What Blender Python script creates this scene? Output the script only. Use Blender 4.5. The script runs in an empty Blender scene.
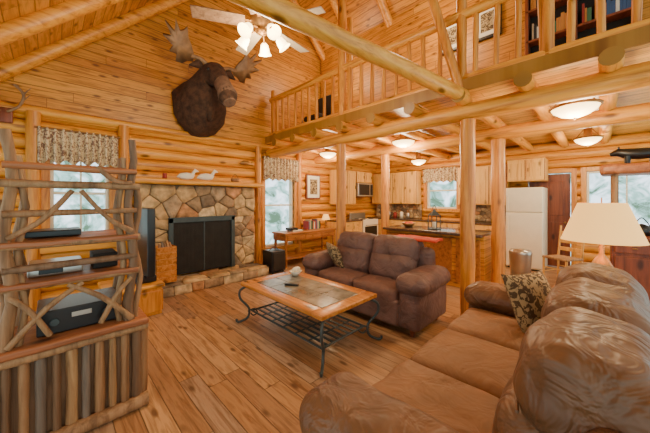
import bpy, bmesh, math, random
from mathutils import Vector, Matrix, noise
random.seed(7)
R=random.random
def rr(a,b): return a+(b-a)*random.random()
# ------------------------------------------------------------------ materials
def newmat(name):
    m=bpy.data.materials.new(name); m.use_nodes=True
    nt=m.node_tree; b=nt.nodes['Principled BSDF']
    return m,nt,b
def nd(nt,t,**k):
    n=nt.nodes.new(t)
    for a,v in k.items(): setattr(n,a,v)
    return n
def setin(nt,sock,v):
    if isinstance(v,bpy.types.NodeSocket): nt.links.new(v,sock)
    else: sock.default_value=v
def mth(nt,op,a,b=0.0,c=0.0):
    n=nd(nt,'ShaderNodeMath',operation=op)
    setin(nt,n.inputs[0],a); setin(nt,n.inputs[1],b); setin(nt,n.inputs[2],c)
    return n.outputs[0]
def ramp(nt,fac,stops):
    n=nd(nt,'ShaderNodeValToRGB'); e=n.color_ramp.elements
    while len(e)<len(stops): e.new(.5)
    for i,(p,c) in enumerate(stops):
        e[i].position=p; e[i].color=(c[0],c[1],c[2],1)
    setin(nt,n.inputs[0],fac); return n.outputs[0]
def mixc(nt,f,a,b,mode='MIX'):
    n=nd(nt,'ShaderNodeMix',data_type='RGBA',blend_type=mode)
    setin(nt,n.inputs[0],f)
    for s,v in ((n.inputs[6],a),(n.inputs[7],b)):
        setin(nt,s,v if isinstance(v,bpy.types.NodeSocket) else (v[0],v[1],v[2],1))
    return n.outputs[2]
def noi(nt,vec,scale,detail=3,rough=.5,dist=0):
    n=nd(nt,'ShaderNodeTexNoise'); 
    if vec is not None: nt.links.new(vec,n.inputs['Vector'])
    n.inputs['Scale'].default_value=scale; n.inputs['Detail'].default_value=detail
    n.inputs['Roughness'].default_value=rough; n.inputs['Distortion'].default_value=dist
    return n.outputs[0]
def bump(nt,b,h,s=.3,d=.01):
    n=nd(nt,'ShaderNodeBump'); n.inputs['Strength'].default_value=s; n.inputs['Distance'].default_value=d
    nt.links.new(h,n.inputs['Height']); nt.links.new(n.outputs[0],b.inputs['Normal'])
def plain(name,c,rough=.5,metal=0,var=.15,vs=8,bmp=.1,bs=60,em=None,es=0,bd=.005,dist=0):
    m,nt,b=newmat(name)
    tc=nd(nt,'ShaderNodeTexCoord').outputs['Object']
    f=noi(nt,tc,vs,4)
    lo=[x*(1-var) for x in c]; hi=[min(1,x*(1+var)) for x in c]
    nt.links.new(ramp(nt,f,[(.3,lo),(.7,hi)]),b.inputs['Base Color'])
    b.inputs['Roughness'].default_value=rough; b.inputs['Metallic'].default_value=metal
    if bmp>0: bump(nt,b,noi(nt,tc,bs,3,.55,dist),bmp,bd)
    if em: b.inputs['Emission Color'].default_value=(*em,1); b.inputs['Emission Strength'].default_value=es
    return m
def wood(name,ax,c1,c2,c3,rough=.4,gs=16,knots=True):
    m,nt,b=newmat(name)
    tc=nd(nt,'ShaderNodeTexCoord').outputs['Object']
    mp=nd(nt,'ShaderNodeMapping'); sc=[gs,gs,gs]; sc[ax]=gs*.07; mp.inputs['Scale'].default_value=sc
    nt.links.new(tc,mp.inputs[0])
    g=noi(nt,mp.outputs[0],1,5,.65,.7)
    col=ramp(nt,g,[(.30,c3),(.46,c2),(.62,c1),(.82,c2)])
    big=noi(nt,tc,1.7,2)
    col=mixc(nt,mth(nt,'MULTIPLY',big,.35),col,c2)
    if knots:
        mp2=nd(nt,'ShaderNodeMapping'); s2=[5,5,5]; s2[ax]=2.2; mp2.inputs['Scale'].default_value=s2
        nt.links.new(tc,mp2.inputs[0])
        v=nd(nt,'ShaderNodeTexVoronoi'); nt.links.new(mp2.outputs[0],v.inputs['Vector']); v.inputs['Scale'].default_value=1
        k=ramp(nt,v.outputs['Distance'],[(.08,(1,1,1)),(.2,(0,0,0))])
        col=mixc(nt,mth(nt,'MULTIPLY',k,.85),col,[x*.35 for x in c3])
    nt.links.new(col,b.inputs['Base Color']); b.inputs['Roughness'].default_value=rough
    bump(nt,b,g,.25,.01)
    return m
def planks(name,al,ac,w,cols,L=2.5,rough=.4,gap=(.11,.032,.005),gw=.04,grain=1.0,knots=True,kdark=(.12,.035,.007),gs=.85):
    m,nt,b=newmat(name)
    tc=nd(nt,'ShaderNodeTexCoord').outputs['Object']
    sp=nd(nt,'ShaderNodeSeparateXYZ'); nt.links.new(tc,sp.inputs[0])
    A=sp.outputs[al]; C=sp.outputs[ac]
    c=mth(nt,'DIVIDE',C,w); ci=mth(nt,'FLOOR',c); cf=mth(nt,'FRACT',c)
    wn=nd(nt,'ShaderNodeTexWhiteNoise',noise_dimensions='1D'); nt.links.new(ci,wn.inputs['W'])
    a=mth(nt,'DIVIDE',mth(nt,'ADD',A,mth(nt,'MULTIPLY',wn.outputs[0],L*3)),L)
    ai=mth(nt,'FLOOR',a); af=mth(nt,'FRACT',a)
    cb=nd(nt,'ShaderNodeCombineXYZ'); nt.links.new(ci,cb.inputs[0]); nt.links.new(ai,cb.inputs[1])
    w2=nd(nt,'ShaderNodeTexWhiteNoise',noise_dimensions='2D'); nt.links.new(cb.outputs[0],w2.inputs['Vector'])
    rnd=w2.outputs[0]
    n=len(cols); base=ramp(nt,rnd,[(i/(n-1),cols[i]) for i in range(n)])
    gv=nd(nt,'ShaderNodeCombineXYZ')
    nt.links.new(mth(nt,'MULTIPLY',C,30),gv.inputs[0]); nt.links.new(mth(nt,'MULTIPLY',A,2.2),gv.inputs[1])
    nt.links.new(mth(nt,'MULTIPLY',rnd,60),gv.inputs[2])
    g=noi(nt,gv.outputs[0],1,5,.6,.8)
    dark=ramp(nt,g,[(.32,(.42,.32,.24)),(.56,(1,1,1)),(.75,(.98,.9,.8))])
    col=mixc(nt,grain*.85,base,mixc(nt,1,base,dark,'MULTIPLY'))
    if knots:
        kv=nd(nt,'ShaderNodeCombineXYZ')
        nt.links.new(mth(nt,'MULTIPLY',C,9),kv.inputs[0]); nt.links.new(mth(nt,'MULTIPLY',A,3.5),kv.inputs[1]); nt.links.new(mth(nt,'MULTIPLY',rnd,9),kv.inputs[2])
        v=nd(nt,'ShaderNodeTexVoronoi'); nt.links.new(kv.outputs[0],v.inputs['Vector']); v.inputs['Scale'].default_value=1
        k=ramp(nt,v.outputs['Distance'],[(.1,(1,1,1)),(.24,(0,0,0))])
        col=mixc(nt,mth(nt,'MULTIPLY',k,.85),col,kdark)
    e=mth(nt,'MINIMUM',cf,mth(nt,'SUBTRACT',1,cf)); gm=mth(nt,'LESS_THAN',e,gw)
    e2=mth(nt,'MINIMUM',af,mth(nt,'SUBTRACT',1,af)); gm2=mth(nt,'LESS_THAN',e2,.003/L)
    gm=mth(nt,'MAXIMUM',gm,gm2)
    col=mixc(nt,mth(nt,'MULTIPLY',gm,gs),col,gap)
    nt.links.new(col,b.inputs['Base Color']); b.inputs['Roughness'].default_value=rough
    bump(nt,b,mth(nt,'SUBTRACT',mth(nt,'MULTIPLY',g,.3),gm),.35,.008)
    return m
P1=(.84,.41,.055);P2=(.67,.27,.027);P3=(.27,.08,.008)
WX=wood('pine_log_x',0,P1,P2,P3);WY=wood('pine_log_y',1,P1,P2,P3);WZ=wood('pine_log_z',2,(.74,.32,.042),(.55,.195,.021),(.22,.062,.007))
CP=[(.52,.19,.018),(.70,.31,.038),(.61,.245,.026),(.78,.37,.055),(.55,.205,.02)]
PLX=planks('pine_boards_gable',0,2,.14,CP,4.5,gs=.75)
PLR=planks('pine_boards_roof',1,0,.11,CP,4.5,gs=.75)
PLL=planks('pine_boards_loft_ceiling',1,0,.14,[(.78,.40,.06),(.86,.49,.10),(.82,.44,.075)],4.0,gs=.7)
PLW=planks('pine_boards_partition',1,2,.14,CP,4.0,gs=.7)
FL=planks('oak_floor_boards',1,0,.15,[(.42,.225,.105),(.54,.32,.17),(.35,.18,.085),(.58,.32,.135),(.46,.30,.19),(.26,.13,.065),(.50,.26,.105),(.38,.235,.14)],1.8,.36,gap=(.08,.038,.018),gw=.022,kdark=(.12,.055,.025),gs=.8)
CABX=wood('cabinet_pine',2,(.87,.52,.14),(.78,.42,.09),(.52,.22,.04),.4,12)
OAK=wood('table_oak',1,(.66,.28,.065),(.5,.18,.033),(.26,.075,.012),.25,18)
DESK=wood('desk_wood',0,(.46,.18,.04),(.34,.12,.025),(.16,.045,.01),.35,18)
SLAB=wood('slab_red_brown',0,(.44,.17,.065),(.32,.105,.037),(.14,.045,.016),.45,14)
TWIG=wood('twig_bark',2,(.42,.24,.11),(.27,.145,.065),(.10,.05,.022),.65,22)
BARKS=[wood('bark_slab_%d'%i,2,a,b_,c,.7,20,False) for i,(a,b_,c) in enumerate([((.38,.21,.10),(.26,.13,.055),(.11,.05,.02)),((.22,.17,.13),(.14,.105,.08),(.045,.034,.025)),((.24,.135,.075),(.155,.082,.04),(.06,.028,.016)),((.46,.28,.13),(.33,.18,.075),(.14,.065,.027))])]
DKW=wood('dark_cherry',2,(.28,.075,.028),(.18,.045,.018),(.08,.02,.009),.35,14)
IRON=plain('wrought_iron',(.06,.08,.085),.45,.4)
BLACK=plain('black_plastic',(.010,.010,.011),.35,0,.1)
BLK2=plain('soot_black',(.018,.015,.012),.7,0,.3)
STEEL=plain('stainless',(.5,.47,.42),.3,.8,.05)
WHITE=plain('appliance_white',(.84,.76,.58),.35,0,.03,bmp=0)
FANW=plain('fan_blade_grey',(.42,.35,.25),.4,0,.08,bmp=0)
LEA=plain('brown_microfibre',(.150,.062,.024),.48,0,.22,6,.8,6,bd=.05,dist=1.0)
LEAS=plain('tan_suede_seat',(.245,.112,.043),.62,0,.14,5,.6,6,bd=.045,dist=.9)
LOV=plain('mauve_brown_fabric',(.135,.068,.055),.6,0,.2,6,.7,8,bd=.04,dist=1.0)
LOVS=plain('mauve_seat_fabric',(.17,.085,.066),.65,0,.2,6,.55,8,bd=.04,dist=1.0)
SLATE=plain('slate_tile',(.17,.145,.11),.2,0,.6,7,.3,12)
GRAN=plain('granite_dark',(.10,.06,.04),.2,0,.6,40,.05)
BRONZE=plain('bronze',(.28,.14,.045),.4,.7)
FUR=plain('moose_fur',(.060,.027,.013),.85,0,.55,12,.9,60,bd=.02)
MUZ=plain('moose_muzzle',(.15,.085,.052),.8,0,.35,14,.6,70)
ANT=plain('antler_bone',(.26,.145,.065),.55,0,.35,8,.3,30)
RED=plain('red_cloth',(.6,.05,.015),.8,0,.2)
PAPER=plain('paper',(.78,.72,.58),.7,0,.05)
MORT=plain('mortar',(.17,.11,.06),.9,0,.2,20,.5,50)
STN=[plain('field_stone_%d'%i,c,.75,0,.45,8,.9,12,bd=.03) for i,c in enumerate([(.46,.29,.13),(.30,.195,.105),(.54,.36,.17),(.21,.145,.09),(.45,.22,.09),(.36,.245,.14),(.56,.41,.23)])]
GLOW=plain('lit_glass',(.9,.8,.6),.3,0,0,bmp=0,em=(1,.70,.28),es=8)
GLOWS=plain('lit_bowl_glass',(.9,.8,.6),.3,0,0,bmp=0,em=(1,.66,.24),es=5.5)
SHADE=plain('lamp_shade_fabric',(.60,.35,.12),.8,0,.04,bmp=.1,bs=150,em=(1,.52,.13),es=1.6)
BOOKS=[plain('book_%d'%i,c,.6,0,.1) for i,c in enumerate([(.3,.03,.02),(.03,.08,.2),(.5,.4,.25),(.05,.15,.07),(.02,.02,.02),(.5,.2,.04),(.6,.6,.55)])]
def pattern(name,bg,fg,sc,th=.53):
    m,nt,b=newmat(name); tc=nd(nt,'ShaderNodeTexCoord').outputs['Object']
    f=noi(nt,tc,sc,2,.5,1.5); nt.links.new(ramp(nt,f,[(th-.03,bg),(th+.03,fg)]),b.inputs['Base Color'])
    b.inputs['Roughness'].default_value=.9; return m
FERN=pattern('fern_print_fabric',(.42,.30,.15),(.085,.05,.025),20,.5)
FLOR=pattern('floral_valance_fabric',(.70,.56,.34),(.22,.12,.08),24,.53)
def glassmat():
    m,nt,b=newmat('window_glass'); b.inputs['Base Color'].default_value=(1,1,1,1); b.inputs['Roughness'].default_value=0
    b.inputs['Transmission Weight'].default_value=1; b.inputs['IOR'].default_value=1.02; return m
# ------------------------------------------------------------------ builder
class B:
    def __init__(s,name,T=None):
        s.name=name;s.v=[];s.f=[];s.m=[];s.sm=[];s.mats=[];s.T=T or Matrix()
    def add(s,vs,fs,mat,smooth=False,M=None):
        o=len(s.v)
        if mat not in s.mats: s.mats.append(mat)
        mi=s.mats.index(mat); T=s.T@M if M is not None else s.T
        s.v+=[tuple(T@Vector(p)) for p in vs]
        for f in fs: s.f.append([i+o for i in f]); s.m.append(mi); s.sm.append(smooth)
    def rbox(s,c,size,r,mat,q=1,m=1,puff=(0,0,0),rot=None,nz=0,nf=6,smooth=None):
        h=[x/2 for x in size]; r=min(r,min(h)*.999)
        cs=[]
        for a in range(3):
            i=h[a]-r
            lo=[-i-r*math.tan(math.pi/4*(1-k/m)) for k in range(m)]
            mid=[-i+2*i*k/q for k in range(q+1)]
            cs.append(lo+mid+[-x for x in reversed(lo)])
        n=len(cs[0]); idx={};vs=[];fs=[]
        def gv(i,j,k):
            key=(i,j,k)
            if key in idx: return idx[key]
            p=Vector((cs[0][i],cs[1][j],cs[2][k]))
            inn=Vector([max(-(h[a]-r),min(h[a]-r,p[a])) for a in range(3)])
            d=p-inn
            if d.length>1e-9: p=inn+d.normalized()*r
            f=[1-(p[a]/h[a])**2 for a in range(3)]
            f=[max(0,x) for x in f]
            p[0]+=puff[0]*math.copysign(1,p[0])*f[1]*f[2]*abs(p[0])/h[0]
            p[1]+=puff[1]*math.copysign(1,p[1])*f[0]*f[2]*abs(p[1])/h[1]
            p[2]+=puff[2]*math.copysign(1,p[2])*f[0]*f[1]*abs(p[2])/h[2]
            if nz: 
                w=noise.noise_vector((p+Vector(c))*nf); p+=w*nz
            idx[key]=len(vs); vs.append(p); return idx[key]
        rng=range(n-1)
        for i in rng:
            for j in rng:
                fs.append([gv(i,j,0),gv(i,j+1,0),gv(i+1,j+1,0),gv(i+1,j,0)])
                fs.append([gv(i,j,n-1),gv(i+1,j,n-1),gv(i+1,j+1,n-1),gv(i,j+1,n-1)])
                fs.append([gv(i,0,j),gv(i+1,0,j),gv(i+1,0,j+1),gv(i,0,j+1)])
                fs.append([gv(i,n-1,j),gv(i,n-1,j+1),gv(i+1,n-1,j+1),gv(i+1,n-1,j)])
                fs.append([gv(0,i,j),gv(0,i,j+1),gv(0,i+1,j+1),gv(0,i+1,j)])
                fs.append([gv(n-1,i,j),gv(n-1,i+1,j),gv(n-1,i+1,j+1),gv(n-1,i,j+1)])
        M=Matrix.Translation(Vector(c))
        if rot is not None: M=M@rot
        s.add(vs,fs,mat,(m>1) if smooth is None else smooth,M)
    def box(s,a,b,mat,r=.004):
        a=Vector(a);b=Vector(b); sz=[abs(b[i]-a[i]) for i in range(3)]
        s.rbox((a+b)/2,sz,min(r,min(sz)*.3),mat)
    def tube(s,pts,rad,mat,n=10,up=None,smooth=True,wob=0,cap=None):
        pts=[Vector(p) for p in pts]; k=len(pts)
        if not isinstance(rad,(list,tuple)): rad=[rad]*k
        vs=[];fs=[];A=None
        for i,p in enumerate(pts):
            t=(pts[min(i+1,k-1)]-pts[max(i-1,0)]).normalized()
            if up is not None:
                a=t.cross(Vector(up)).normalized()
            else:
                if A is None:
                    u=Vector((0,0,1)) if abs(t.z)<.9 else Vector((1,0,0)); a=t.cross(u).normalized()
                else: a=(A-t*A.dot(t)).normalized()
            A=a; b=a.cross(t)
            r=rad[i]; ra,rb=(r if isinstance(r,(tuple,list)) else (r,r))
            for j in range(n):
                th=2*math.pi*j/n; w=1
                q=a*math.cos(th)*ra+b*math.sin(th)*rb
                if wob: w=1+wob*noise.noise((p+q)*5)
                vs.append(p+q*w)
        for i in range(k-1):
            for j in range(n):
                fs.append([i*n+j,i*n+(j+1)%n,(i+1)*n+(j+1)%n,(i+1)*n+j])
        s.add(vs,fs,mat,smooth)
        e=cap or mat
        s.add(vs[:n],[list(range(n))],e); s.add(vs[-n:],[list(range(n))],e)
    def cyl(s,p0,p1,r0,r1=None,mat=None,n=12,smooth=True):
        s.tube([p0,p1],[r0,r0 if r1 is None else r1],mat,n,smooth=smooth)
    def log(s,p0,p1,r,mat,r1=None,k=None,n=14,wob=.12,cap=None):
        p0=Vector(p0);p1=Vector(p1); L=(p1-p0).length; k=k or max(3,int(L/.25)); r1=r1 or r
        s.tube([p0.lerp(p1,i/k) for i in range(k+1)],[r+(r1-r)*i/k for i in range(k+1)],mat,n,wob=wob,cap=cap)
    def lathe(s,prof,c,mat,n=24,smooth=True,M=None):
        vs=[];fs=[];k=len(prof)
        for (r,z) in prof:
            for j in range(n):
                a=2*math.pi*j/n; vs.append((c[0]+r*math.cos(a),c[1]+r*math.sin(a),c[2]+z) if M is None else (r*math.cos(a),r*math.sin(a),z))
        for i in range(k-1):
            for j in range(n): fs.append([i*n+j,i*n+(j+1)%n,(i+1)*n+(j+1)%n,(i+1)*n+j])
        s.add(vs,fs,mat,smooth,(Matrix.Translation(Vector(c))@M) if M is not None else None)
    def pillow(s,c,w,h,t,rot,mat,n=12):
        vs=[];fs=[]
        for sd in (1,-1):
            o=len(vs)
            for i in range(n+1):
                for j in range(n+1):
                    u=-1+2*i/n;v=-1+2*j/n
                    k=1-.09*(1-v*v); k2=1-.09*(1-u*u)
                    z=sd*t/2*(max(0,1-u**4)*max(0,1-v**4))**.6
                    vs.append((u*w/2*k,v*h/2*k2,z))
            for i in range(n):
                for j in range(n):
                    a=o+i*(n+1)+j; fs.append([a,a+1,a+n+2,a+n+1])
        s.add(vs,fs,mat,True,Matrix.Translation(Vector(c))@rot)
    def prism(s,poly,mat,M=None,smooth=False,t0=0,t1=.02):
        n=len(poly); vs=[(p[0],p[1],t0) for p in poly]+[(p[0],p[1],t1) for p in poly]
        fs=[list(range(n)),[n+i for i in range(n)]]+[[i,(i+1)%n,n+(i+1)%n,n+i] for i in range(n)]
        s.add(vs,fs,mat,smooth,M)
    def done(s):
        me=bpy.data.meshes.new(s.name); me.from_pydata(s.v,[],s.f)
        for m in s.mats: me.materials.append(m)
        me.polygons.foreach_set('material_index',s.m); me.polygons.foreach_set('use_smooth',s.sm)
        bm=bmesh.new(); bm.from_mesh(me); bmesh.ops.recalc_face_normals(bm,faces=bm.faces); bm.to_mesh(me); bm.free()
        me.update(); o=bpy.data.objects.new(s.name,me); bpy.context.collection.objects.link(o); return o
def sp(pts,n=6):
    out=[];P=[list(p) for p in pts];P=[P[0]]+P+[P[-1]]
    for i in range(1,len(P)-2):
        for k in range(n):
            t=k/n
            out.append([.5*((2*b)+(-a+c)*t+(2*a-5*b+4*c-d)*t*t+(-a+3*b-3*c+d)*t**3) for a,b,c,d in zip(P[i-1],P[i],P[i+1],P[i+2])])
    out.append(P[-2]); return out
RX=lambda a:Matrix.Rotation(math.radians(a),4,'X')
RY=lambda a:Matrix.Rotation(math.radians(a),4,'Y')
RZ=lambda a:Matrix.Rotation(math.radians(a),4,'Z')
# stones
def clip(poly,p,nrm):
    out=[]
    for i in range(len(poly)):
        a=poly[i];b=poly[(i+1)%len(poly)]
        da=(a[0]-p[0])*nrm[0]+(a[1]-p[1])*nrm[1]; db=(b[0]-p[0])*nrm[0]+(b[1]-p[1])*nrm[1]
        if da<=0: out.append(a)
        if da*db<0:
            t=da/(da-db); out.append((a[0]+(b[0]-a[0])*t,a[1]+(b[1]-a[1])*t))
    return out
def stones(b,O,U,V,N,w,h,s,dep,g=.006):
    O=Vector(O);U=Vector(U);V=Vector(V);N=Vector(N)
    nx=max(1,round(w/s));ny=max(1,round(h/(s*.6)));pts=[]
    for j in range(ny):
        for i in range(nx):
            pts.append((w*(i+.5+.25*(j%2)-.12+rr(-.42,.42))/nx,h*(j+.5+rr(-.38,.38))/ny))
    for p in pts:
        poly=[(0,0),(w,0),(w,h),(0,h)]
        for q in pts:
            if q is p: continue
            d=(q[0]-p[0],q[1]-p[1]); L=math.hypot(*d)
            if L>4*s or L<1e-6: continue
            nn=(d[0]/L,d[1]/L); m=(p[0]+d[0]/2-nn[0]*g,p[1]+d[1]/2-nn[1]*g)
            poly=clip(poly,m,nn)
            if len(poly)<3: break
        if len(poly)<3: continue
        ch=[]
        for i in range(len(poly)):
            a=poly[i];c=poly[(i+1)%len(poly)]
            ch+= [(a[0]*.93+c[0]*.07,a[1]*.93+c[1]*.07),(a[0]*.07+c[0]*.93,a[1]*.07+c[1]*.93)]
        n=len(ch); cx=sum(x for x,y in ch)/n; cy=sum(y for x,y in ch)/n; d1=dep*rr(.4,1.0); tu,tv=rr(-.12,.12),rr(-.12,.12)
        vs=[]
        for sc,dd in ((1,-.01),(.998,d1*.7),(.975,d1*.97),(.5,d1)):
            for x,y in ch:
                X=(x-cx)*sc;Y=(y-cy)*sc; vs.append(O+U*(cx+X)+V*(cy+Y)+N*(dd+(X*tu+Y*tv if dd>0 else 0)))
        fs=[[k*n+i,k*n+(i+1)%n,(k+1)*n+(i+1)%n,(k+1)*n+i] for k in range(3) for i in range(n)]+[[3*n+i for i in range(n)]]
        b.add(vs,fs,random.choice(STN),True)
# ------------------------------------------------------------------ room shell
YF=5.5; XB=8.0; XL=3.63
b=B('floor'); b.box((-1.5,-1.5,-.1),(8.3,5.8,0),FL); b.done()
def split(u0,u1,z,r,ops):
    iv=[(u0,u1)]
    for (a,c,z0,z1) in ops:
        if z+r*.5>z0 and z-r*.5<z1:
            nv=[]
            for (p,q) in iv:
                if c<=p or a>=q: nv.append((p,q)); continue
                if a>p: nv.append((p,a))
                if c<q: nv.append((c,q))
            iv=nv
    return iv
def logwall(name,axis,co,u0,u1,zt,ops,mat,r=.1):
    b=B(name); z=r
    zs=sorted(set([0,zt]+[o[2] for o in ops]+[o[3] for o in ops]))
    for za,zb in zip(zs[:-1],zs[1:]):
        for (p,q) in split(u0,u1,(za+zb)/2,0,ops):
            if axis==0: b.box((p,co+.07,za),(q,co+.17,zb),DESK,0.001)
            else: b.box((co+.07,p,za),(co+.17,q,zb),DESK,0.001)
    while z<zt+.01:
        for (p,q) in split(u0,u1,z,r,ops):
            if q-p<.05: continue
            if axis==0: b.log((p,co+.06,z),(q,co+.06,z),r,mat,wob=.05,n=18)
            else: b.log((co+.06,p,z),(co+.06,q,z),r,mat,wob=.05,n=18)
        z+=r*2.0
    return b.done()
W1=(0.0,.66,.85,2.35); W2=(3.5,4.35,.4,2.35)
W3=(2.8,3.66,1.25,2.3); W4=(-.95,.2,.8,2.1); D1=(.44,1.2,0,2.1)
logwall('wall_fireplace',0,YF,-.95,8.1,2.72,[W1,W2],WX)
logwall('wall_kitchen',1,XB,-1.4,5.5,2.72,[W3,W4,D1],WY)
b=B('wall_gable'); 
b.prism([(-.96,2.72),(8.15,2.72),(3.63,7.1)],PLX,Matrix.Translation((0,YF+.12,0))@RX(90),t0=0,t1=.1)
b.log((-.9,YF-.01,2.72),(8.0,YF-.01,2.72),.07,WX,wob=.05)
b.done()
b=B('wall_loft'); b.add([(5.3,-1.4,2.9),(5.3,5.45,2.9),(5.3,5.45,5.5),(5.3,-1.4,5.5),(5.4,-1.4,2.9),(5.4,5.45,2.9),(5.4,5.45,5.4),(5.4,-1.4,5.4)],[[0,1,2,3],[4,5,6,7],[0,1,5,4],[3,2,6,7],[0,3,7,4],[1,2,6,5]],PLW); b.done()
sl=.97; RY_=[-.9,.2,1.2,2.25,3.3,4.35,5.38]
def roof(name,x0,z0,x1,z1):
    b=B(name); t=.12
    b.add([(x0,-1.5,z0),(x1,-1.5,z1),(x1,5.7,z1),(x0,5.7,z0),(x0,-1.5,z0+t),(x1,-1.5,z1+t),(x1,5.7,z1+t),(x0,5.7,z0+t)],[[0,1,2,3],[4,5,6,7],[0,1,5,4],[3,2,6,7],[0,3,7,4],[1,2,6,5]],PLR)
    for y in RY_:
        if x0<0: b.log((-1.4,y,7.07-sl*5.03),(3.6,y,7.05),.09,WX,k=16)
        else: b.log((3.66,y,7.03),(7.85,y,7.05-sl*4.22),.09,WX,k=14)
    if x0<0: b.log((3.63,-1.5,6.9),(3.63,5.5,6.9),.13,WY)
    b.done()
roof('ceiling_left_slope',-1.5,7.15-sl*5.13,3.63,7.15); roof('ceiling_right_slope',3.63,7.15,8.3,7.15-sl*4.67)
b=B('ceiling_kitchen'); b.box((3.52,-1.45,2.82),(8.0,5.48,2.9),PLL)
b.log((XL,-1.5,2.58),(XL,5.46,2.58),.105,WY,wob=.1)
b.log((5.15,-1.5,2.58),(5.15,5.46,2.58),.105,WY,wob=.1)
for i in range(-2,9):
    y=1.17+.62*i
    if -1.4<y<5.4: b.log((3.36,y,2.72),(7.98,y,2.72),.08,WX,wob=.08,cap=PLL)
b.done()
def post(x,y,z0,z1,r):
    b=B('log_post'); b.log((x,y,z0),(x,y,z1),r,WZ,wob=.16,k=14); return b.done()
for x,y,r in ((XL,1.15,.085),(XL,3.23,.085),(5.15,1.17,.1),(5.15,3.3,.09)): post(x,y,0,2.48,r)
# railing
b=B('loft_railing')
b.log((XL,3.2,2.66),(XL,3.2,6.85),.075,WZ,wob=.16,k=14); b.log((XL,3.02,2.66),(XL,3.02,4.6),.05,WZ,wob=.16); b.log((XL,1.22,2.66),(XL,1.22,6.85),.06,WZ,wob=.16,k=14)
b.log((XL,-1.4,3.0),(XL,5.4,3.0),.055,WY); b.log((XL,-1.4,3.8),(XL,5.4,3.8),.06,WY)
b.box((3.5,-1.45,2.80),(3.56,5.45,2.95),PLL)
y=-1.3
while y<5.35:
    if min(abs(y-1.22),abs(y-3.2))>.1: b.log((XL,y,2.99),(XL+rr(-.01,.01),y+rr(-.02,.02),3.8),.032,WZ,wob=.25,n=8)
    y+=.215
for y in (.38,5.3): b.log((XL,y,2.9),(XL,y,4.0),.055,WZ)
b.done()
b=B('truss_logs'); b.log((3.5,1.15,2.74),(-.45,2.0,2.98),.078,WX,k=16)
b.log((3.53,1.2,2.82),(3.22,1.95,5.9),.055,WZ,k=12); b.done()
for i,x in enumerate((-.16,.84,3.32,4.5)):
    b=B('trim_%d'%(i+1)); b.log((x,YF-.05,0.0),(x,YF-.05,2.70),.075,WZ,wob=.1); b.done()
# ------------------------------------------------------------------ windows
GL=glassmat()
def window(name,axis,co,o,mid=True,cols=1,door=False):
    b=B(name); u0,u1,z0,z1=o
    def bx(a,c,d0,d1,za,zb,mat,r=.005):
        if axis==0: b.box((a,co+d0,za),(c,co+d1,zb),mat,r)
        else: b.box((co+d0,a,za),(co+d1,c,zb),mat,r)
    bx(u0-.09,u0,-.07,.0,z0-.08,z1+.09,WZ); bx(u1,u1+.09,-.07,.0,z0-.08,z1+.09,WZ)
    bx(u0,u1,-.07,.0,z1,z1+.09,WX); 
    if z0>.1: bx(u0-.1,u1+.1,-.11,.0,z0-.09,z0,WX)
    bx(u0,u0+.04,0,.12,z0,z1,WHITE); bx(u1-.04,u1,0,.12,z0,z1,WHITE); bx(u0+.04,u1-.04,0,.12,z1-.04,z1,WHITE); bx(u0+.04,u1-.04,0,.12,z0,z0+.05,WHITE)
    if mid: bx(u0+.04,u1-.04,.03,.09,(z0+z1)/2-.02,(z0+z1)/2+.02,WHITE)
    for k in range(1,cols): 
        u=u0+(u1-u0)*k/cols; bx(u-.012,u+.012,.04,.08,z0+.05,z1-.04,WHITE)
    bx(u0+.04,u1-.04,.058,.062,z0+.05,z1-.04,GL,.0005)
    return b.done()
window('window_1',0,YF,W1,True,2); window('window_2',0,YF,W2,True,1); window('window_3',1,XB,W3); window('window_4',1,XB,W4,False,2)
b=B('door_1'); b.box((XB+.03,.46,0.01),(XB+.09,1.18,2.08),DKW)
for z in (.25,1.15): b.rbox((XB+.03,.81,z+.38),(.03,.5,.75),.01,DKW)
b.rbox((XB-.0,.54,1.0),(.05,.05,.05),.02,BRONZE,m=3)
b.box((XB-.07,.35,0),(XB,.44,2.18),WZ); b.box((XB-.07,.44,2.1),(XB,1.2,2.2),WY); b.done()
def valance(name,axis,co,u0,u1,z0,z1,d=.12):
    b=B(name); n=90;m=6;vs=[];fs=[]
    for j in range(m+1):
        for i in range(n+1):
            t=i/n; u=u0+(u1-u0)*t; s=j/m; a=.02+.018*s
            dd=co-d-a*math.sin(t*math.pi*2*11+.6*math.sin(t*9)); z=z1-(z1-z0)*s*(1+.07*math.sin(t*math.pi*2*5.5))
            vs.append((u,dd,z) if axis==0 else (dd,u,z))
    for j in range(m):
        for i in range(n):
            a=j*(n+1)+i; fs.append([a,a+1,a+n+2,a+n+1])
    b.add(vs,fs,FLOR,True)
    P=(lambda u,dz:(u,co-d,dz)) if axis==0 else (lambda u,dz:(co-d,u,dz))
    b.cyl(P(u0-.03,z1-.01),P(u1+.03,z1-.01),.014,None,BRONZE)
    for u in (u0,u1):
        e=P(u,z1-.01); w=(u,co-.0,z1-.01) if axis==0 else (co-.0,u,z1-.01); b.cyl(e,w,.01,None,BRONZE,6)
    return b.done()
valance('valance_curtain',0,YF,-.12,.76,2.03,2.5); valance('valance_curtain',0,YF,3.42,4.44,1.97,2.5); valance('valance_curtain',1,XB,2.72,3.74,2.02,2.42)
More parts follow.
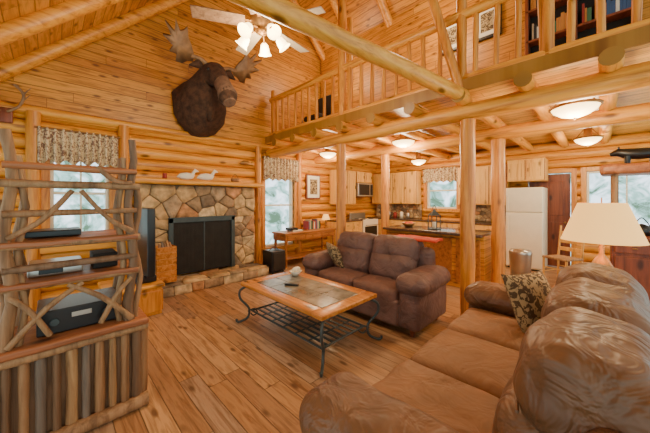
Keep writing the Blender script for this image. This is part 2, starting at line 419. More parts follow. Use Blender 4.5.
# ------------------------------------------------------------------ fireplace
b=B('stone_fireplace')
x0,x1,fx0,fx1,zb,zt=.98,3.02,1.42,2.55,.2,1.17; yf=5.14
b.box((x0,yf,0),(fx0,YF-.05,1.755),MORT); b.box((fx1,yf,0),(x1,YF-.05,1.755),MORT); b.box((fx0,yf,zt),(fx1,YF-.05,1.755),MORT)
b.box((fx0,YF-.12,.2),(fx1,YF-.05,zt),BLK2)
U=(1,0,0);V=(0,0,1);N=(0,-1,0)
stones(b,(x0,yf,.2),U,V,N,fx0-x0,.97,.2,.04); stones(b,(fx1,yf,.2),U,V,N,x1-fx1,.97,.24,.04); stones(b,(x0,yf,1.17),U,V,N,x1-x0,.58,.3,.04)
stones(b,(x1,yf,0.2),(0,1,0),V,(1,0,0),.3,1.55,.2,.04)
hx0,hx1,hy=1.1,3.1,4.72
b.box((hx0,hy,0),(hx1,yf,.17),MORT)
stones(b,(hx0,hy,.0),U,V,N,hx1-hx0,.15,.3,.035); stones(b,(hx1,hy,0),(0,1,0),V,(1,0,0),.42,.15,.25,.03)
stones(b,(hx0,hy-.03,.165),U,(0,1,0),V,hx1-hx0,yf-hy+.03,.38,.035)
b.box((fx0-.02,yf-.07,.2),(fx0+.05,yf-.02,zt+.02),IRON); b.box((fx1-.05,yf-.07,.2),(fx1+.02,yf-.02,zt+.02),IRON); b.box((fx0-.02,yf-.07,zt-.06),(fx1+.02,yf-.02,zt+.03),IRON)
b.box((fx0+.05,yf-.04,.22),(fx1-.05,yf-.03,zt-.06),BLK2)
b.box(((fx0+fx1)/2-.012,yf-.055,.22),((fx0+fx1)/2+.012,yf-.04,zt-.06),IRON)
for k in range(46):
    x=fx0+.06+(fx1-fx0-.12)*k/45; b.cyl((x,yf-.045,.22),(x,yf-.045,zt-.06),.0022,None,BLK2,4)
b.done()
b=B('mantel_shelf'); b.rbox((2.0,5.17,1.805),(2.35,.42,.09),.035,WX,q=14,m=2,nz=.008,nf=3); b.done()
b=B('mantel_duck')
for (x,s) in ((1.68,1.5),(2.02,1.6)):
    b.T=Matrix.Translation((x,5.1,1.845))
    b.tube([(-.1*s,0,.05),(-.06*s,0,.045*s),(0,0,.046*s),(.06*s,0,.05*s),(.09*s,0,.06*s)],[.01,.035*s,.046*s,.035*s,.01],PAPER,10)
    b.tube([(.06*s,0,.06*s),(.085*s,0,.1*s),(.1*s,0,.12*s),(.14*s,0,.11*s)],[.02*s,.018*s,.024*s,.006],PAPER,8)
b.done()
b=B('candle_jar'); b.lathe([(0,0),(.035,0),(.035,.09),(.028,.1),(0,.1)],(1.35,5.12,1.848),BOOKS[0],14); b.done()
b=B('mantel_basket'); b.lathe([(0,0),(.07,0),(.09,.07),(.085,.075),(.06,.02),(0,.02)],(2.6,5.12,1.848),BARKS[0],16); b.tube(sp([(2.52,5.12,1.91),(2.6,5.12,2.01),(2.68,5.12,1.91)]),.006,BARKS[0],6); b.done()
b=B('fish_plaque'); b.tube([(2.85,YF-.08,2.28),(2.93,YF-.1,2.3),(3.03,YF-.1,2.3),(3.1,YF-.09,2.28),(3.16,YF-.08,2.3)],[(.01,.01),(.03,.05),(.03,.055),(.015,.02),(.01,.05)],BRONZE,10); b.done()
# ------------------------------------------------------------------ moose head
MC=Vector((2.02,5.5,3.3)); MT=Matrix.Translation(MC+Vector((0.02,0,.11)))@Matrix.Scale(1.1,4)@Matrix.Translation(-MC)
b=B('mounted_moose_head',MT)
d=sp([(2.02,5.50,3.16,.42,.50),(2.0,5.36,3.18,.42,.52),(1.98,5.15,3.28,.34,.42),(1.98,4.95,3.44,.23,.28),(1.98,4.78,3.52,.18,.195),(1.98,4.60,3.42,.13,.145),(1.99,4.43,3.22,.105,.12),(2.0,4.33,3.07,.13,.145),(2.005,4.29,2.97,.075,.09)],4)
b.tube([p[:3] for p in d],[(p[3],p[4]) for p in d],FUR,20,up=(0,0,1),wob=.12)
b.tube([(1.987,4.50,3.31),(1.99,4.43,3.225),(2.0,4.335,3.075),(2.005,4.28,2.96)],[(.113,.13),(.112,.127),(.137,.152),(.078,.09)],MUZ,16,up=(0,0,1))
b.tube(sp([(1.98,4.94,3.26),(1.98,4.9,3.04),(1.98,4.92,2.84)],4),[.11,.1,.095,.085,.075,.065,.055,.045,.02],FUR,10,wob=.3)
hx_,hy_,hz_=2.02,4.84,3.72
for sx in (1,-1):
    b.tube([(hx_+sx*.13,hy_+.04,3.62),(hx_+sx*.25,hy_+.03,3.66),(hx_+sx*.37,hy_+.04,3.60)],[.03,.07,.01],FUR,8)
    b.rbox((1.98+sx*.13,4.66,3.53),(.05,.05,.05),.022,BLACK,m=3)
    b.rbox((2.0+sx*.068,4.265,3.05),(.04,.03,.05),.014,BLACK,m=2)
    b.tube(sp([(hx_+sx*.08,hy_,3.66),(hx_+sx*.22,hy_,3.73),(hx_+sx*.36,hy_,3.73)],4),.034,ANT,8)
    out=[(.0,-.08),(.12,-.14),(.2,-.24),(.34,-.3),(.27,-.15),(.38,-.13),(.48,-.16),(.42,-.02),(.52,.02),(.64,.05),(.48,.13),(.54,.22),(.64,.32),(.44,.25),(.44,.35),(.46,.48),(.34,.33),(.27,.4),(.22,.5),(.17,.32),(.08,.2),(.0,.05)]
    vs=[];n=len(out)
    def ap(u,v,tt):
        cup=.5*(u*u)+.35*v*v
        return Vector((hx_+sx*(.32+u*.68),hy_-v*.3-cup*.35,hz_+v*.56+u*.16+tt))
    for tt in (-.014,.014):
        for (u,v) in out: vs.append(ap(u,v,tt))
    cx=sum(p[0] for p in out)/n;cy=sum(p[1] for p in out)/n
    for tt in (-.025,.025): vs.append(ap(cx,cy,tt))
    fs=[[i,(i+1)%n,2*n] for i in range(n)]+[[n+i,n+(i+1)%n,2*n+1] for i in range(n)]+[[i,(i+1)%n,n+(i+1)%n,n+i] for i in range(n)]
    b.add(vs,fs,ANT,True)
b.done()
b=B('deer_antler_mount'); b.rbox((-.42,YF-.06,2.6),(.16,.05,.2),.02,DKW,m=2)
for sx in (1,-1):
    b.tube(sp([(-.42+sx*.03,5.4,2.64),(-.42+sx*.14,5.33,2.72),(-.42+sx*.18,5.25,2.86),(-.42+sx*.1,5.18,2.95)],5),[.016]*15+[.004],ANT,7)
    for (a,c) in (((.15,5.31,2.76),(.24,5.22,2.86)),((.17,5.25,2.85),(.25,5.2,2.95))): b.cyl((-.42+sx*a[0],a[1],a[2]),(-.42+sx*c[0],c[1],c[2]),.012,.003,ANT,6)
b.done()
# ------------------------------------------------------------------ sofas
def sofa(name,T,L,D,ns,bh,body,seat):
    b=B(name,T); h=D/2; aw=.3
    b.rbox((0,-.0,.2),(L-.12,D-.12,.26),.04,body,q=6,m=2)
    for sx in (1,-1):
        for y in (h-.12,-h+.12): b.cyl((sx*(L/2-.14),y,0),(sx*(L/2-.14),y,.09),.025,.035,DKW)
        b.rbox((sx*(L/2-aw/2),.0,.31),(aw-.05,D-.06,.46),.06,body,q=8,m=3,puff=(.012,.02,0),nz=.006)
        b.rbox((sx*(L/2-aw/2),.0,.56),(aw+.05,D-.0,.22),.105,body,q=16,m=6,puff=(.01,.02,.025),nz=.013,nf=6)
    w=(L-2*aw)/ns
    b.rbox((0,h-.09,.22),(L-2*aw+.04,.1,.3),.04,seat,q=10,m=3,nz=.006)
    b.rbox((0,-h+.13,.5),(L-.3,.2,.78),.08,body,q=10,m=3,nz=.006)
    for i in range(ns):
        x=-L/2+aw+w*(i+.5)
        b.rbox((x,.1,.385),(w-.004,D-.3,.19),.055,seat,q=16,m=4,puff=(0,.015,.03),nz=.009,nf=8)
        t=RX(12)
        b.rbox((x,-h+.34,.62),(w+.0,.24,.36),.1,body,q=12,m=4,puff=(0,.035,.02),rot=t,nz=.014,nf=8)
        b.rbox((x,-h+.2,bh-.15),(w+.01,.34,.32),.10,body,q=24,m=6,puff=(0,.05,.02),rot=t,nz=.013,nf=8)
        # seam welts around the pillow-top
        Mx=Matrix.Translation((x,-h+.2,bh-.15))@t
        pts=[Mx@Vector((-w/2+.02+(w-.04)*k/16,.165+.052*(1-((k-8)/8)**2)*.55,-.10)) for k in range(17)]
        b.tube(pts,.006,body,6)
    return b.done()
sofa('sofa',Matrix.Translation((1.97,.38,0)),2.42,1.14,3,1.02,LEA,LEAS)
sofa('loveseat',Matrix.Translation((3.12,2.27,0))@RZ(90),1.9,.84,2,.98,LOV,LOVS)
b=B('throw_pillow'); b.pillow((2.74,.38,.69),.46,.46,.15,RZ(-28)@RX(66),FERN); b.done()
b=B('throw_pillow'); b.pillow((3.06,2.84,.66),.40,.40,.13,RZ(62)@RX(66),FERN); b.done()
b=B('red_throw_blanket'); b.rbox((3.42,1.72,.995),(.24,.62,.035),.015,RED,q=12,m=2,nz=.012,nf=9); b.done()
# ------------------------------------------------------------------ coffee table
b=B('coffee_table'); X0,X1,Y0,Y1,Z=1.64,2.47,1.68,3.1,.5
fw=.14
b.rbox(((X0+X1)/2,Y0+fw/2,Z-.02),(X1-X0,fw,.045),.012,OAK,m=2); b.rbox(((X0+X1)/2,Y1-fw/2,Z-.02),(X1-X0,fw,.045),.012,OAK,m=2)
b.rbox((X0+fw/2,(Y0+Y1)/2,Z-.02),(fw,Y1-Y0-2*fw,.045),.012,OAK,m=2); b.rbox((X1-fw/2,(Y0+Y1)/2,Z-.02),(fw,Y1-Y0-2*fw,.045),.012,OAK,m=2)
ny=4;nx=2;tw=(X1-X0-2*fw)/nx;th=(Y1-Y0-2*fw)/ny
for i in range(nx):
    for j in range(ny):
        b.rbox((X0+fw+tw*(i+.5),Y0+fw+th*(j+.5),Z-.015),(tw-.006,th-.006,.032),.004,SLATE)
b.box((X0+.03,Y0+.03,Z-.06),(X1-.03,Y1-.03,Z-.043),IRON)
for sx in (-1,1):
    for sy in (-1,1):
        ex=X0 if sx<0 else X1; ey=Y0 if sy<0 else Y1
        def q(o,z): return (ex-sx*o,ey-sy*o*.8,z)
        b.tube(sp([q(.07,Z-.05),q(.0,.40),q(.0,.3),q(.08,.18),q(.07,.07),q(.0,.02),q(-.03,.025),q(-.035,.05)],5),.014,IRON,8)
        b.tube(sp([q(.07,.14),q(.13,.17),q(.16,.12),q(.12,.09),q(.1,.12)],4),.008,IRON,6)
zs=.155;o=.1
for y in (Y0+o,Y1-o): b.cyl((X0+o,y,zs),(X1-o,y,zs),.011,None,IRON)
for x in (X0+o,X1-o): b.cyl((x,Y0+o,zs),(x,Y1-o,zs),.011,None,IRON)
for k in range(1,8): 
    x=X0+o+(X1-X0-2*o)*k/8; b.box((x-.014,Y0+o,zs-.004),(x+.014,Y1-o,zs+.004),IRON,.001)
for k in range(1,6):
    y=Y0+o+(Y1-Y0-2*o)*k/6; b.box((X0+o,y-.01,zs-.009),(X1-o,y+.01,zs-.003),IRON,.001)
b.done()
b=B('remote_control'); b.rbox((2.0,2.55,Z+.013),(.05,.17,.022),.008,BLACK,m=2,rot=RZ(30)); b.done()
b=B('white_candy_dish'); b.lathe([(0,0),(.04,0),(.05,.02),(.085,.06),(.08,.062),(.045,.025),(0,.02)],(2.3,2.85,Z+.004),PAPER,18)
for k in range(6): b.rbox((2.3+rr(-.03,.03),2.85+rr(-.03,.03),Z+.065+rr(0,.03)),(.06,.05,.04),.012,WHITE,m=2,rot=RZ(rr(0,90)))
b.done()
# ------------------------------------------------------------------ rustic rack (left)
b=B('rustic_twig_media_shelf')
fy,by=2.36,2.82; lx,rx_=-.42,.48
b.box((lx,fy+.04,.03),(rx_,by,.60),BARKS[2])
n=13
for i in range(n):
    x=lx+(rx_-lx)*(i+.5)/n; w=(rx_-lx)/n
    b.tube([(x,fy+.03,.07+.5*k/5) for k in range(6)],[(w*.5*rr(.88,1.0),.025*rr(.8,1.4))]*6,BARKS[[0,1,3,2,0,1,2,3,1,0,3,0,2][i]],10,wob=.25)
for i in range(5):
    y=fy+.08+i*.09; b.tube([(rx_+.01,y,.07+.5*k/5) for k in range(6)],.04,BARKS[i%4],8,wob=.25)
b.log((lx-.02,fy,.045),(rx_+.03,fy,.045),.045,BARKS[0],wob=.2)
b.log((lx-.02,fy,.58),(rx_+.03,fy,.58),.028,TWIG,wob=.3)
b.rbox(((lx+rx_)/2,(fy+by)/2,.625),(rx_-lx+.06,by-fy+.08,.045),.015,SLAB,q=12,m=2,nz=.008)
for (x,y,r,zt) in ((-.17,fy+.02,.034,1.9),(-.12,fy+.04,.021,1.7),(-.20,fy+.07,.02,1.5),(.41,fy+.02,.034,1.93),(.355,fy+.04,.022,1.8),(-.14,by-.03,.028,1.8),(.40,by-.03,.03,1.84),(.455,fy+.05,.02,1.6)):
    b.tube([(x+.018*math.sin(k*1.3+x*9),y+.01*math.cos(k),.62+(zt-.62)*k/9) for k in range(10)],[r*(1-.3*k/9) for k in range(10)],random.choice([TWIG,BARKS[2],BARKS[1],BARKS[0]]),9,wob=.3)
for z,m_ in ((1.0,SLAB),(1.24,SLAB),(1.6,TWIG)):
    b.rbox((.12,(fy+by)/2,z),(.66,by-fy+(.05 if z<1.5 else -.1),.032),.01,m_,q=10,m=2,nz=.008)
    b.log((-.2,fy,z-.005),(.46,fy,z-.005),.023,TWIG,wob=.35,n=8)
for z in (1.1,1.42,1.70): b.log((-.19,fy-.005,z),(.44,fy-.005,z+rr(-.02,.02)),.02,random.choice([BARKS[2],BARKS[0],SLAB]),wob=.35,n=8)
for (a,c) in (((-.17,.66),(.15,.97)),((.41,.66),(.08,.97)),((-.17,.95),(.0,.68)),((.41,.95),(.24,.68))):
    b.tube(sp([(a[0],fy,a[1]),((a[0]+c[0])/2,fy-.02,(a[1]+c[1])/2+.04),(c[0],fy,c[1])],5),.018,TWIG,7,wob=.3)
for (a,c) in (((-.17,1.28),(.1,1.56)),((.41,1.28),(.14,1.56)),((.41,1.62),(.22,1.72))):
    b.tube(sp([(a[0],fy-.01,a[1]),((a[0]+c[0])/2,fy-.02,(a[1]+c[1])/2-.04),(c[0],fy-.01,c[1])],5),.016,BARKS[0],7,wob=.3)
b.done()
b=B('av_receiver'); b.rbox((.15,2.6,.73),(.42,.34,.15),.008,BLACK); 
for k in range(2): b.cyl((.02+.26*k,2.435,.73),(.02+.26*k,2.42,.73),.025,.022,IRON)
b.box((.1,2.425,.74),(.2,2.432,.77),STEEL); b.done()
b=B('game_console'); b.rbox((.03,2.58,1.058),(.26,.24,.075),.012,STEEL,m=2); b.box((-.05,2.452,1.035),(.06,2.462,1.065),BLACK); b.done()
b=B('storage_box'); b.rbox((.28,2.6,1.072),(.14,.22,.10),.006,BLK2); b.done()
b=B('dvd_player'); b.rbox((.02,2.58,1.285),(.26,.22,.04),.006,BLACK); b.done()
# tv and stand
b=B('tv_stand'); b.box((.48,4.1,.0),(1.05,4.74,.36),WZ,.01); b.rbox((.765,4.42,.38),(.63,.70,.045),.015,WX,m=2)
for y in (4.12,4.43): b.rbox((1.055,y+.145,.18),(.03,.28,.28),.01,WZ)
for x in (.5,.78): b.rbox((x+.13,4.095,.18),(.25,.03,.28),.01,WZ)
b.done()
b=B('television'); b.rbox((.93,4.42,.94),(.09,.62,.9),.015,BLACK,m=2); b.rbox((.978,4.42,.95),(.01,.56,.82),.003,IRON); b.rbox((.9,4.42,.45),(.24,.4,.09),.02,BLACK,m=2); b.done()
b=B('firewood_crate')
cx0,cx1,cy0,cy1,cz=1.14,1.42,4.74,5.02,.212
b.box((cx0+.01,cy0+.01,cz),(cx1-.01,cy1-.01,cz+.52),CABX)
for k in range(6):
    z=cz+.045+k*.094
    b.box((cx0,cy0,z-.044),(cx1,cy0+.015,z+.044),OAK); b.box((cx0,cy1-.015,z-.044),(cx1,cy1,z+.044),OAK); b.box((cx0,cy0+.015,z-.044),(cx0+.015,cy1-.015,z+.044),OAK); b.box((cx1-.015,cy0+.015,z-.044),(cx1,cy1-.015,z+.044),OAK)
for k in range(5): b.log((cx0+.06+.04*k,cy0+.06,cz+.5),(cx0+.06+.04*k,cy0+.1+.02*k,cz+.6+.03*(k%2)),.02,BARKS[k%4])
b.done()
b=B('black_log_bucket'); b.rbox((3.33,4.85,.24),(.34,.36,.42),.02,BLACK,m=2); b.rbox((3.33,4.66,.24),(.28,.02,.34),.01,BLK2); b.tube(sp([(3.2,4.85,.44),(3.33,4.85,.52),(3.46,4.85,.44)]),.008,IRON,6)
for x in (3.2,3.46):
    for y in (4.7,5.0): b.cyl((x,y,0),(x,y,.04),.02,None,BLACK,8)
b.done()
# desk
b=B('writing_desk'); dx0,dx1,dy0,dy1=3.66,5.25,4.88,5.36
b.rbox(((dx0+dx1)/2,(dy0+dy1)/2,.745),(dx1-dx0+.06,dy1-dy0+.04,.04),.01,DESK,m=2)
b.box((dx0,dy0,.58),(dx1,dy1,.725),DESK)
for k in range(3): 
    x=dx0+(dx1-dx0)*(k+.5)/3; b.rbox((x,dy0-.005,.65),(.44,.02,.11),.006,DESK); b.rbox((x,dy0-.025,.65),(.03,.03,.02),.008,BRONZE,m=2)
for x in (dx0+.04,dx1-.04):
    for y in (dy0+.04,dy1-.04): b.lathe([(.022,0),(.028,.05),(.02,.1),(.03,.3),(.024,.45),(.034,.5),(.034,.58)],(x,y,0),DESK,10)
b.box((dx0+.04,dy0+.03,.16),(dx1-.04,dy1-.03,.18),DESK); b.done()
b=B('desk_books'); x=4.5
for k in range(12):
    w=rr(.025,.05);h=rr(.17,.25); b.box((x,5.1,.767),(x+w,5.28,.767+h),BOOKS[k%7],.003); x+=w+.002
b.done()
b=B('desk_lamp'); b.lathe([(0,0),(.06,0),(.06,.015),(.015,.03),(.02,.15),(.012,.26)],(5.13,5.1,.767),BRONZE,16); b.lathe([(.11,.22),(.06,.36)],(5.13,5.1,.767),SHADE,18); b.done()
b=B('desk_papers'); b.rbox((4.1,5.1,.782),(.3,.22,.03),.004,PAPER); b.rbox((4.0,5.1,.825),(.22,.2,.06),.01,BLACK); b.done()
b=B('framed_picture_wall'); 
px,pz=4.98,1.85
b.box((px-.25,YF-.09,pz-.33),(px+.25,YF-.03,pz+.33),DKW,.01); b.box((px-.21,YF-.095,pz-.29),(px+.21,YF-.088,pz+.29),PAPER,.001); b.box((px-.13,YF-.1,pz-.2),(px+.13,YF-.094,pz+.2),FERN,.001); b.done()
# ------------------------------------------------------------------ kitchen
def cab(name,axis,f,bk,u0,u1,z0,z1,n,drawer=False,top=False):
    b=B(name)
    def bx(a,c,d0,d1,za,zb,mat,r=.004):
        if axis==0: b.box((a,d0,za),(c,d1,zb),mat,r)
        else: b.box((d0,a,za),(d1,c,zb),mat,r)
    bx(u0,u1,f,bk,z0+(.0),z1,CABX)
    w=(u1-u0)/n
    for i in range(n):
        a=u0+w*i+.015;c=a+w-.03; za=z0+.02+(.08 if drawer else 0);zb=z1-.02-(.18 if drawer else 0)
        bx(a,c,f-.02,f,za,zb,CABX,.006); bx(a+.06,c-.06,f-.028,f-.02,za+.07,zb-.07,CABX,.006)
        bx(c-.04,c-.025,f-.04,f-.02,(za+zb)/2-.04,(za+zb)/2+.04,BRONZE)
        bx(a-.012,a,f-.004,f,za,zb,DKW,.001); bx(a+.055,a+.062,f-.026,f-.02,za+.07,zb-.07,DESK,.001); bx(c-.062,c-.055,f-.026,f-.02,za+.07,zb-.07,DESK,.001)
        if drawer: bx(a,c,f-.02,f,zb+.02,z1-.02,CABX,.006); bx((a+c)/2-.04,(a+c)/2+.04,f-.04,f-.02,z1-.11,z1-.095,BRONZE)
    if top: bx(u0-.01,u1+.01,f-.03,bk,z1,z1+.04,GRAN,.008)
    return b.done()
cab('kitchen_base_cabinets',1,7.35,7.9,1.55,5.38,0,.9,6,True,True)
cab('kitchen_upper_cabinets',1,7.6,7.9,3.8,5.38,1.38,2.35,4); cab('kitchen_upper_cabinets',1,7.6,7.9,1.55,2.65,1.38,2.35,3); cab('kitchen_upper_cabinets',1,7.4,7.9,.82,1.5,1.92,2.4,2)
cab('kitchen_base_cabinets',0,4.85,5.42,5.5,6.35,0,.9,2,True,True); cab('kitchen_upper_cabinets',0,5.1,5.42,5.6,6.38,1.38,2.35,2); cab('kitchen_upper_cabinets',0,5.1,5.42,6.42,7.18,2.03,2.35,2)
for (a,w_) in ((3.78,1.6),(1.55,1.1)):
    b=B('backsplash_stone'); b.box((7.87,a,.95),(7.9,a+w_,1.37),MORT); stones(b,(7.87,a,.95),(0,1,0),(0,0,1),(-1,0,0),w_,.42,.13,.02,.005); b.done()
b=B('kitchen_range'); b.box((6.42,4.85,0.02),(7.18,5.40,.92),WHITE,.01); b.box((6.42,5.34,.92),(7.18,5.4,1.1),STEEL,.01); b.box((6.5,4.835,.25),(7.1,4.85,.72),BLACK); b.cyl((6.5,4.8,.76),(7.1,4.8,.76),.012,None,STEEL)
for x in (6.6,7.0):
    for y in (5.0,5.25): b.lathe([(.08,.0),(.08,.012),(.05,.015)],(x,y,.92),BLACK,14)
for x in (6.5,7.1): b.cyl((x,4.9,0),(x,4.9,.03),.02,None,BLACK)
b.done()
b=B('microwave'); b.rbox((6.8,5.22,1.81),(.76,.36,.4),.01,STEEL,m=2); b.box((6.47,5.03,1.65),(6.98,5.04,1.97),BLACK); b.box((7.03,5.03,1.65),(7.15,5.04,1.97),BLACK); b.done()
b=B('refrigerator'); b.rbox((7.55,1.16,.9),(.68,.66,1.74),.02,WHITE,m=2)
b.rbox((7.2,1.16,1.5),(.05,.65,.52),.015,WHITE,m=2); b.rbox((7.2,1.16,.64),(.05,.65,1.16),.015,WHITE,m=2)
b.box((7.14,1.42,1.28),(7.17,1.45,1.6),WHITE); b.box((7.14,1.42,.8),(7.17,1.45,1.18),WHITE); b.box((7.25,.86,0),(7.85,1.46,.05),BLACK); b.done()
b=B('breakfast_bar'); b.box((4.95,1.32,0),(5.5,3.14,.9),PLW,.005); b.rbox((5.2,2.23,.925),(.8,1.82,.05),.015,GRAN,m=2)
for k in range(4):
    y=1.34+.45*k; b.rbox((4.94,y+.225,.47),(.03,.38,.74),.01,DESK)
b.done()
b=B('candle_lantern'); c=(5.1,2.2,.95)
b.box((c[0]-.09,c[1]-.09,c[2]),(c[0]+.09,c[1]+.09,c[2]+.02),IRON)
for i in (-1,1):
    for j in (-1,1): b.box((c[0]+i*.08-.008,c[1]+j*.08-.008,c[2]+.02),(c[0]+i*.08+.008,c[1]+j*.08+.008,c[2]+.26),IRON)
b.lathe([(.13,.26),(.05,.33),(.03,.34),(.03,.37),(0,.38)],c,IRON,4,False); b.tube(sp([(c[0],c[1]-.05,c[2]+.35),(c[0],c[1],c[2]+.45),(c[0],c[1]+.05,c[2]+.35)]),.006,IRON,6); b.lathe([(0,.02),(.035,.02),(.035,.14),(0,.14)],c,PAPER,12); b.done()
b=B('fruit_bowl'); b.lathe([(0,0),(.06,0),(.14,.08),(.13,.085),(.05,.015),(0,.015)],(5.15,2.75,.95),BRONZE,18)
for k in range(5): b.rbox((5.15+.055*math.cos(k*1.3),2.75+.055*math.sin(k*1.3),.95+.075),(.07,.07,.07),.034,RED,m=3)
b.done()
b=B('counter_canisters')
for k in range(4): b.lathe([(0,0),(.06,0),(.06,.15+.03*(k%2)),(.02,.18+.03*(k%2)),(0,.2)],(7.65,4.1+.22*k,.94),[STEEL,PAPER,BOOKS[0],STEEL][k],14)
b.done()
b=B('kitchen_trash_can'); b.lathe([(0,0),(.14,0),(.17,.55),(.175,.57),(.15,.62),(0,.64)],(5.9,1.0,0),STEEL,22); b.done()
b=B('ladderback_chair',Matrix.Translation((6.5,.48,0))@RZ(60))
for x in (-.19,.19):
    b.tube([(x,-.18,0),(x,-.18,.45),(x,-.25,1.02)],.017,CABX,8); b.cyl((x,.18,0),(x,.18,.46),.018,None,CABX,8)
    b.cyl((x,-.18,.2),(x,.18,.2),.01,None,CABX,6)
for z in (.6,.74,.88): b.rbox((0,-.19-.07*(z-.45)/.57,z),(.38,.018,.07),.006,CABX)
b.rbox((0,0,.46),(.42,.4,.035),.012,BARKS[3],m=2)
for y in (-.18,.18): b.cyl((-.19,y,.28),(.19,y,.28),.01,None,CABX,6)
b.done()
# ------------------------------------------------------------------ light fixtures
LM=1.75
def pt(n,loc,e,r=.2,c=(1,.77,.48)):
    l=bpy.data.lights.new(n,'POINT'); l.energy=e*LM; l.color=c; l.shadow_soft_size=r
    o=bpy.data.objects.new(n,l); o.location=loc; bpy.context.collection.objects.link(o)
def bowl(x,y,z,d,p):
    b=B('ceiling_bowl_light'); r=d/2
    b.lathe([(0,-.0),(r*.25,.004),(r*.6,.03),(r*.9,.075),(r,.115)],(x,y,z),GLOWS,26)
    b.lathe([(r,.105),(r+.02,.11),(r+.02,.13),(r-.01,.13)],(x,y,z),BRONZE,26); b.lathe([(0,-.025),(.015,-.02),(.01,0)],(x,y,z),BRONZE,10)
    b.lathe([(r*.35,.13),(r*.3,.26),(.05,2.815-z)],(x,y,z),BRONZE,16)
    for k in range(3):
        a=k*2.09; b.cyl((x+r*math.cos(a),y+r*math.sin(a),z+.12),(x,y,2.8),.006,None,BRONZE,6)
    b.done(); pt('bowl_bulb',(x,y,z-.12),p,.15)
bowl(4.15,.2,2.42,.42,34); bowl(4.85,2.7,2.52,.42,34); bowl(4.7,4.6,2.5,.4,28); bowl(6.7,3.3,2.4,.36,42); bowl(6.6,.15,2.45,.36,30)
# fan
b=B('ceiling_fan'); F=Vector((1.62,2.58,3.46))
b.cyl(F+Vector((0,0,.1)),(F.x,F.y,5.14),.014,None,BRONZE); b.lathe([(.0,.12),(.1,.1),(.12,.02),(.12,-.05),(.07,-.1),(.05,-.13),(.07,-.15),(.0,-.18)],F,BRONZE,24)
b.lathe([(.02,1.5),(.07,1.6),(.08,1.66)],F,BRONZE,16)
for k in range(5):
    a=math.radians(72*k+8); M=Matrix.Translation(F)@Matrix.Rotation(a,4,'Z')
    b.rbox(M@Vector((.44,0,-.06)),(.52,.15,.012),.005,FANW if k in (0,1,4) else BARKS[2],rot=Matrix.Rotation(a,4,'Z')@RX(14)); b.rbox(M@Vector((.15,0,-.05)),(.16,.04,.012),.004,BRONZE,rot=Matrix.Rotation(a,4,'Z'))
for k in range(5):
    a=math.radians(72*k+50); d=Vector((math.cos(a),math.sin(a),0))
    p=F+Vector((0,0,-.15)); e=p+d*.17+Vector((0,0,-.02)); b.tube(sp([p,p+d*.09+Vector((0,0,.02)),e],4),.009,BRONZE,6)
    ax=(d*.85+Vector((0,0,-1))).normalized(); M=ax.to_track_quat('Z','Y').to_matrix().to_4x4()
    b.lathe([(.02,0),(.04,.02),(.05,.06),(.056,.1),(.075,.125)],e,GLOW,16,M=M)
b.done(); pt('fan_bulbs',F+Vector((0,0,-.45)),62,.2)
pt('loft_fill',(4.5,2.0,4.6),38,.3); pt('loft_fill',(4.5,4.3,4.6),28,.3)  # added fill points in mid-air to brighten the loft, no fixture
# ------------------------------------------------------------------ end table + lamp
b=B('end_table'); b.rbox((3.56,.02,.575),(.62,.66,.035),.012,DESK,m=2); b.box((3.3,-.26,.48),(3.82,.3,.56),DESK)
for x in (3.33,3.79):
    for y in (-.23,.27): b.lathe([(.02,0),(.026,.1),(.018,.2),(.03,.4),(.03,.48)],(x,y,0),DESK,10)
b.box((3.33,-.23,.15),(3.79,.27,.17),DESK); b.done()
b=B('stacked_books'); b.rbox((3.40,.22,.608),(.2,.15,.03),.004,BOOKS[2],rot=RZ(15)); b.rbox((3.40,.22,.634),(.19,.14,.022),.004,BOOKS[5],rot=RZ(5)); b.done()
b=B('table_lamp'); c=(3.5,-.01,.593)
b.lathe([(0,0),(.1,0),(.1,.02),(.05,.04),(.03,.07),(.06,.13),(.09,.22),(.085,.3),(.045,.38),(.02,.42),(.014,.55)],c,BRONZE,22)
b.lathe([(.28,.54),(.16,.88)],c,SHADE,36); b.lathe([(.275,.54),(.155,.875)],c,SHADE,36); b.cyl((c[0],c[1],c[2]+.55),(c[0],c[1],c[2]+.93),.005,None,BRONZE,6)
for k in range(3):
    a=k*2.09; b.cyl((c[0],c[1],c[2]+.87),(c[0]+.158*math.cos(a),c[1]+.158*math.sin(a),c[2]+.87),.003,None,BRONZE,5)
b.done(); pt('table_lamp_bulb',(c[0],c[1],c[2]+.7),18,.05,(1,.65,.32))
# sideboard with log shelf, right
b=B('log_shelf_sideboard'); hx,hy0,hy1=5.2,-.95,-.10
b.box((hx,hy0,.0),(hx+.5,hy1,1.0),DKW,.01); b.rbox((hx+.24,(hy0+hy1)/2,1.02),(.56,hy1-hy0+.06,.05),.012,DKW,m=2)
for k in range(2): 
    y=hy0+.22+.42*k; b.rbox((hx-.01,y,.42),(.03,.36,.72),.01,DKW); b.rbox((hx-.01,y,.89),(.03,.36,.14),.01,DKW); b.rbox((hx-.03,y,.89),(.03,.05,.02),.008,BRONZE)
for y in (hy0+.04,hy1-.04):
    for x in (hx+.06,hx+.44): b.log((x,y,1.04),(x,y,1.86),.035,TWIG,n=8)
b.rbox((hx+.22,(hy0+hy1)/2,1.9),(.6,hy1-hy0+.2,.13),.05,SLAB,q=8,m=3,nz=.01); b.done()
b=B('bear_figurine',Matrix.Translation((5.4,-.36,1.963))@Matrix.Scale(1.15,4))
b.tube([(0,-.16,.1),(0,-.1,.12),(0,0,.12),(0,.1,.13),(0,.17,.15),(0,.23,.13)],[.03,.06,.065,.06,.045,.02],BLACK,12)
for y in (-.1,.09):
    for x in (-.035,.035): b.cyl((x,y,0),(x,y,.1),.02,.03,BLACK,8)
for x in (-.025,.025): b.rbox((x,.16,.2),(.025,.02,.03),.009,BLACK,m=2)
b.done()
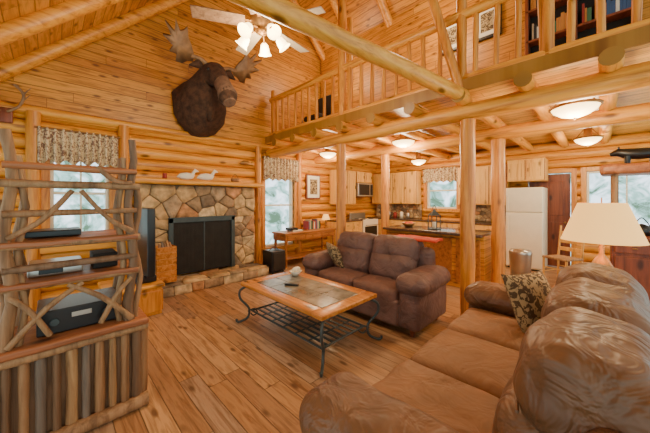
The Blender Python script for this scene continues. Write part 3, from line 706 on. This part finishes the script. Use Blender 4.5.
b=B('cast_iron_kettle'); b.lathe([(0,0),(.08,0),(.1,.05),(.085,.11),(.03,.14),(0,.15)],(5.4,-.38,1.047),BLACK,18); b.tube(sp([(5.4,-.46,1.15),(5.4,-.38,1.27),(5.4,-.30,1.15)]),.007,BLACK,6); b.tube([(5.36,-.31,1.1),(5.33,-.24,1.16)],[.018,.01],BLACK,8); b.done()
# ------------------------------------------------------------------ loft furnishings
b=B('loft_bookshelf'); X=5.06
b.box((X+.18,-.35,2.9),(X+.22,.8,4.75),BLK2)
for y in (-.35,.22,.76): b.box((X,y,2.9),(X+.22,y+.04,4.75),DKW)
for z in (2.92,3.4,3.85,4.3,4.72): b.box((X,-.35,z),(X+.22,.8,z+.03),DKW)
for z in (3.43,3.88,4.33):
    y=-.3
    while y<.72:
        w=rr(.02,.045); h=rr(.16,.28)
        if not (.18<y+w and y<.27) and R()>.15: b.box((X+.04,y,z),(X+.16,y+w,z+h),random.choice(BOOKS),.002)
        y+=w+.002
b.done()
for y in (1.35,1.95):
    b=B('framed_picture'); b.box((5.24,y-.2,4.25),(5.3,y+.2,4.8),BLACK,.006); b.box((5.235,y-.16,4.29),(5.242,y+.16,4.76),PAPER,.001); b.box((5.23,y-.1,4.36),(5.237,y+.1,4.68),FERN,.001); b.done()
b=B('loft_chair',Matrix.Translation((4.3,4.5,2.9))@RZ(90))
b.rbox((0,0,.42),(.5,.5,.12),.04,BLK2,m=2); b.rbox((0,-.22,.72),(.5,.1,.55),.04,BLK2,m=2)
for x in (-.2,.2):
    for y in (-.2,.2): b.cyl((x,y,0),(x,y,.38),.02,None,BLK2,8)
b.done()
# ------------------------------------------------------------------ world
w=bpy.data.worlds.new('World'); bpy.context.scene.world=w; w.use_nodes=True; nt=w.node_tree
bg=nt.nodes['Background']; tc=nd(nt,'ShaderNodeTexCoord').outputs['Generated']
sp_=nd(nt,'ShaderNodeSeparateXYZ'); nt.links.new(tc,sp_.inputs[0])
f=noi(nt,tc,20,5,.65,1.0)
tree=ramp(nt,f,[(.36,(.14,.26,.17)),(.48,(.5,.85,.8)),(.60,(1.4,1.6,1.8))])
z=mth(nt,'ADD',sp_.outputs[2],mth(nt,'MULTIPLY',f,.15))
up=ramp(nt,z,[(.2,(0,0,0)),(.4,(1,1,1))])
col=mixc(nt,up,tree,(1.0,.92,.74))
nt.links.new(col,bg.inputs[0]); bg.inputs[1].default_value=1.75
# ------------------------------------------------------------------ camera
cam=bpy.data.cameras.new('Camera'); cam.sensor_width=36; cam.lens=275/650*36; cam.shift_y=-16.5/650; cam.clip_start=.02
co=bpy.data.objects.new('Camera',cam); co.location=(0,0,1.5); co.rotation_euler=(math.pi/2,0,-math.pi/4)
bpy.context.collection.objects.link(co); bpy.context.scene.camera=co
